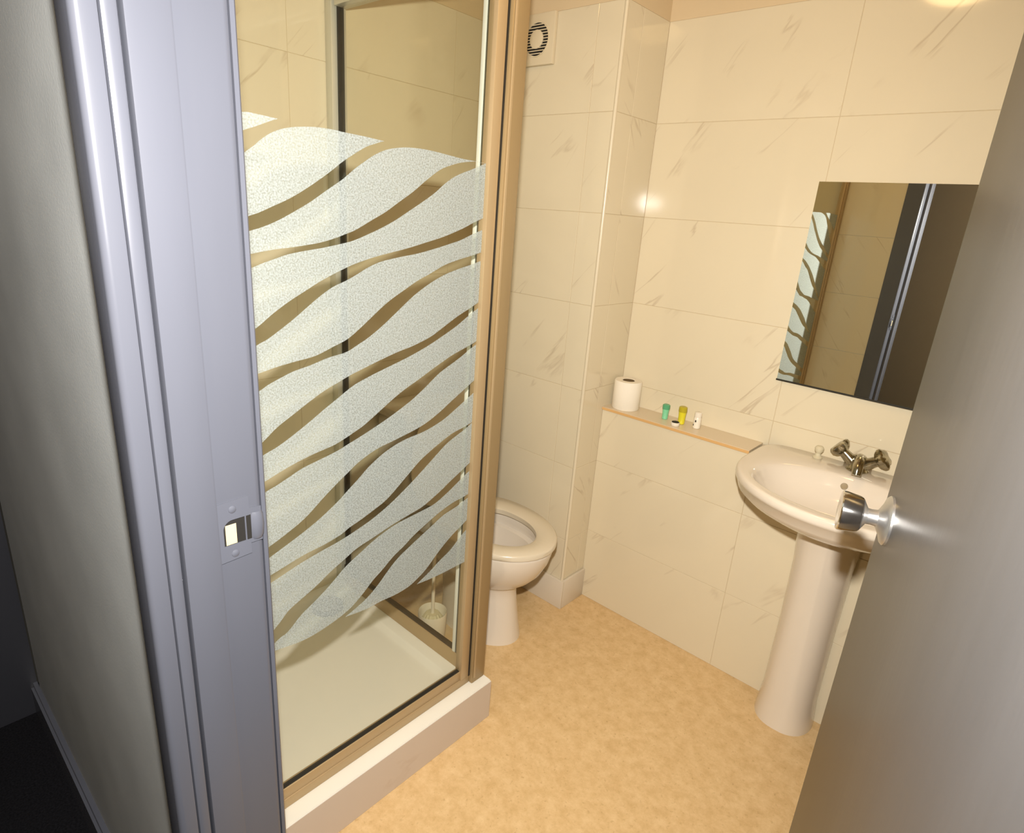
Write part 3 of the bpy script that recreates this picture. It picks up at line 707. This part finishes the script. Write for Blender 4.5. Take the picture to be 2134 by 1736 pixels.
for s, up in ((-1, 0.050), (1, 0.050)):
    a = Vector((tx + s * 0.015, ty, tz + 0.022)); b = Vector((tx + s * 0.050, ty - 0.004, tz + up))
    bm = B(); tube(bm, [a, (a + b) / 2, b], [0.018, 0.014, 0.012], 16); arm = obj('handle_arm', bm, M_agedchrome, t, smooth=True)
    d = (b - a).normalized()
    bm = B(); lathe(bm, b - d * 0.004, d, [(-0.006, 0.011), (0.0, 0.020), (0.010, 0.0265), (0.018, 0.0265), (0.022, 0.022), (0.024, 0.006)], 40, lobes=5, amp=0.16)
    obj('handle', bm, M_agedchrome, arm, smooth=True)
t = thing('plug_stopper', 'small clear plastic plug knob on the ledge left of the tap', 'plug', (-0.425, 1.915, tz))
bm = B(); lathe(bm, (-0.425, 1.915, tz), (0, 0, 1), [(0, 0.013), (0.004, 0.014), (0.008, 0.009), (0.016, 0.007), (0.024, 0.012), (0.032, 0.013), (0.038, 0.009), (0.040, 0.002)], 24)
obj('plug_knob', bm, mat('clear_plastic', (0.60, 0.54, 0.38), 0.15), t, smooth=True)

# ------------------------------------------------------------------ ledge shelf with toiletries
ZS = 0.806
t = thing('ledge_shelf', 'cream ledge shelf with an orange front edge running to the basin', 'shelf', (-0.87, 1.90, 0.795))
XE = -0.601
bm = B(); prism(bm, [(XC + 0.0005, YBOX - 0.004), (XE, YBOX - 0.004), (XE, YB - 0.0005), (XC + 0.0005, YB - 0.0005)], 0.7955, ZS)
obj('board', bm, M_shelf, t)
bm = B(); box(bm, (XC + 0.0005, YBOX - 0.0055, 0.7957), (XE, YBOX - 0.0042, ZS - 0.0015)); obj('front_edging', bm, M_shelfedge, t)
bm = B(); box(bm, (BX + 0.2985, YBOX - 0.004, 0.7955), (XR - 0.0005, YB - 0.0005, ZS)); obj('board', bm, M_shelf, t)

t = thing('toilet_roll', 'white toilet roll standing on end at the corner of the ledge', 'toilet roll', (-1.092, 1.898, ZS))
bm = B(); lathe(bm, (-1.092, 1.898, ZS + 0.0003), (0, 0, 1), [(0.002, 0.021), (0.0, 0.024), (0.0, 0.048), (0.003, 0.050), (0.102, 0.050), (0.105, 0.048), (0.105, 0.024), (0.103, 0.0212)], 40, False, False); obj('paper', bm, M_paper, t, smooth=True)
bm = B(); lathe(bm, (-1.092, 1.898, ZS + 0.0003), (0, 0, 1), [(0.001, 0.0208), (0.1045, 0.0208), (0.1045, 0.0198), (0.001, 0.0198)], 32, False, True); obj('core', bm, M_card, t, smooth=True)

def bottle(name, label, x, y, prof, capprof, mb, mc, caph):
    t = thing(name, label, 'bottle', (x, y, ZS), group='tiny toiletry bottles on the ledge')
    obj('bottle_body', lathe(B(), (x, y, ZS + 0.0003), (0, 0, 1), prof, 28), mb, t, smooth=True)
    obj('cap', lathe(B(), (x, y, ZS + caph), (0, 0, 1), capprof, 28), mc, t, smooth=True)
    return t
bottle('toiletry_bottle', 'tiny green shampoo bottle with a darker green cap on the ledge', -0.932, 1.903,
       [(0, 0.0085), (0.002, 0.0100), (0.020, 0.0105), (0.035, 0.0115), (0.037, 0.010)], [(0, 0.0128), (0.003, 0.0132), (0.014, 0.0128), (0.016, 0.010)], M_green, M_greend, 0.0375)
bottle('toiletry_bottle', 'tiny yellow shower gel bottle with an olive cap on the ledge', -0.868, 1.901,
       [(0, 0.0095), (0.002, 0.0115), (0.025, 0.0120), (0.042, 0.0130), (0.044, 0.011)], [(0, 0.0140), (0.003, 0.0145), (0.016, 0.0138), (0.018, 0.011)], M_yellow, M_yellowd, 0.0445)
t = bottle('toiletry_bottle', 'tiny white lotion bottle with dark print beside the yellow bottle', -0.812, 1.903,
       [(0, 0.0105), (0.002, 0.0125), (0.036, 0.0130), (0.040, 0.011)], [(0, 0.0120), (0.003, 0.0125), (0.015, 0.0120), (0.017, 0.009)], M_white, M_white, 0.0405)
bm = B(); box(bm, (-0.8145, 1.9030 - 0.0132, ZS + 0.024), (-0.8095, 1.9030 - 0.0125, ZS + 0.031)); obj('print_mark', bm, M_print, t)
bm = B(); box(bm, (-0.8200, 1.9030 - 0.0115, ZS + 0.010), (-0.8170, 1.9030 - 0.0098, ZS + 0.016)); obj('print_mark', bm, M_print, t)
t = thing('soap_pot', 'small low white pot with a black top in front of the bottles', 'pot', (-0.872, 1.866, ZS))
obj('pot', lathe(B(), (-0.872, 1.866, ZS + 0.0003), (0, 0, 1), [(0, 0.013), (0.002, 0.0145), (0.011, 0.0150), (0.012, 0.0145)], 28), M_white, t, smooth=True)
obj('pot_top', lathe(B(), (-0.872, 1.866, ZS + 0.0126), (0, 0, 1), [(0, 0.0125), (0.001, 0.0125), (0.0015, 0.011)], 28), M_black, t, smooth=True)

# ------------------------------------------------------------------ mirror
t = thing('wall_mirror', 'frameless rectangular mirror on the tiled wall above the basin', 'mirror', (-0.30, YB, 1.024))
def mir(x, y):      # the mirror hangs with its right edge a few mm off the wall
    c = 0.0135; d = x + 0.60
    return (-0.60 + d * math.cos(c) - (y - YB) * 0, y - d * math.sin(c))
def mbox(x0, x1, f0, b0, z0, z1):
    return prism(B(), [mir(x0, YB - f0), mir(x1, YB - f0), mir(x1, YB - b0), mir(x0, YB - b0)], z0, z1)
obj('mirror_glass', mbox(-0.600, 0.0, 0.0060, 0.0010, 1.024, 1.602), M_mirror, t)
obj('mirror_bottom_edge', mbox(-0.602, 0.002, 0.0072, 0.0010, 1.0190, 1.0238), M_mirroredge, t)

# ------------------------------------------------------------------ extractor fan
fx, fz = -1.472, 1.99
t = thing('extractor_fan', 'square cream extractor fan with a round louvred grille high on the wall', 'extractor fan', (fx, YA, fz))
Yf = YA - 0.0005
bm = B(); box(bm, (fx - 0.068, Yf - 0.016, fz - 0.074), (fx + 0.068, Yf, fz + 0.074), 0.003); obj('cover_plate', bm, M_fan, t, smooth=True)
obj('grille_recess', lathe(B(), (fx, Yf - 0.0161, fz), (0, -1, 0), [(0, 0.047), (0.0006, 0.047)], 40), M_black, t)
obj('grille_ring', lathe(B(), (fx, Yf - 0.0162, fz), (0, -1, 0), [(0, 0.0475), (0, 0.0505), (0.003, 0.0500), (0.003, 0.0475)], 40, False, False), M_fan, t, smooth=True)
for k in range(-5, 6):
    z = fz + k * 0.0082; hw = math.sqrt(max(0.047 ** 2 - (k * 0.0082) ** 2, 1e-5))
    bm = B(); box(bm, (fx - hw, Yf - 0.0205, z - 0.0012), (fx + hw, Yf - 0.0168, z + 0.0012)); obj('slat', bm, M_fan, t)
obj('centre_cap', lathe(B(), (fx, Yf - 0.0168, fz), (0, -1, 0), [(0, 0.027), (0.004, 0.027), (0.0055, 0.024), (0.0058, 0.004)], 36), M_fan, t, smooth=True)
bm = B(); lathe(bm, (fx - 0.058, Yf - 0.0162, fz - 0.066), (0, -1, 0), [(0, 0.0035), (0.001, 0.003)], 12); obj('screw', bm, M_seal, t)

# ------------------------------------------------------------------ unseen ceiling lamps, added to supply warm light
lx, ly = -0.55, 1.05
t = thing('added_ceiling_lamp', 'round opal bathroom ceiling lamp above the frame, unseen and added for warm light', 'lamp', (lx, ly, ZC))
obj('lamp_base', lathe(B(), (lx, ly, ZC - 0.0005), (0, 0, -1), [(0, 0.13), (0.02, 0.13), (0.022, 0.12)], 36), M_white, t, smooth=True)
LM = bpy.data.materials.new('added_lamp_glow'); LM.use_nodes = True
bb = LM.node_tree.nodes['Principled BSDF']
bb.inputs['Base Color'].default_value = (0.9, 0.8, 0.6, 1)
bb.inputs['Emission Color'].default_value = (1.0, 0.66, 0.28, 1); bb.inputs['Emission Strength'].default_value = 20.0
obj('lamp_shade', lathe(B(), (lx, ly, ZC - 0.023), (0, 0, -1), [(0, 0.125), (0.02, 0.122), (0.045, 0.10), (0.062, 0.06), (0.068, 0.01)], 36), LM, t, smooth=True)

hx, hy = 0.2, -0.75  # unseen hall lamp, added to brighten the hall in the mirror
t = thing('added_hall_lamp', 'round hall ceiling lamp behind the camera, unseen and added to brighten the mirrored hall', 'lamp', (hx, hy, ZC))
obj('lamp_base', lathe(B(), (hx, hy, ZC - 0.0005), (0, 0, -1), [(0, 0.12), (0.02, 0.12), (0.022, 0.11)], 36), M_white, t, smooth=True)
HM = LM.copy(); HM.name = 'added_hall_lamp_glow'
HM.node_tree.nodes['Principled BSDF'].inputs['Emission Color'].default_value = (1.0, 0.80, 0.55, 1)
HM.node_tree.nodes['Principled BSDF'].inputs['Emission Strength'].default_value = 45.0
obj('lamp_shade', lathe(B(), (hx, hy, ZC - 0.023), (0, 0, -1), [(0, 0.115), (0.02, 0.112), (0.045, 0.09), (0.062, 0.05), (0.068, 0.01)], 36), HM, t, smooth=True)

for o in bpy.data.objects:
    if o.type == 'MESH' and o.parent is None and 'kind' not in o.keys() and 'label' not in o.keys():
        print('UNLABELLED', o.name)
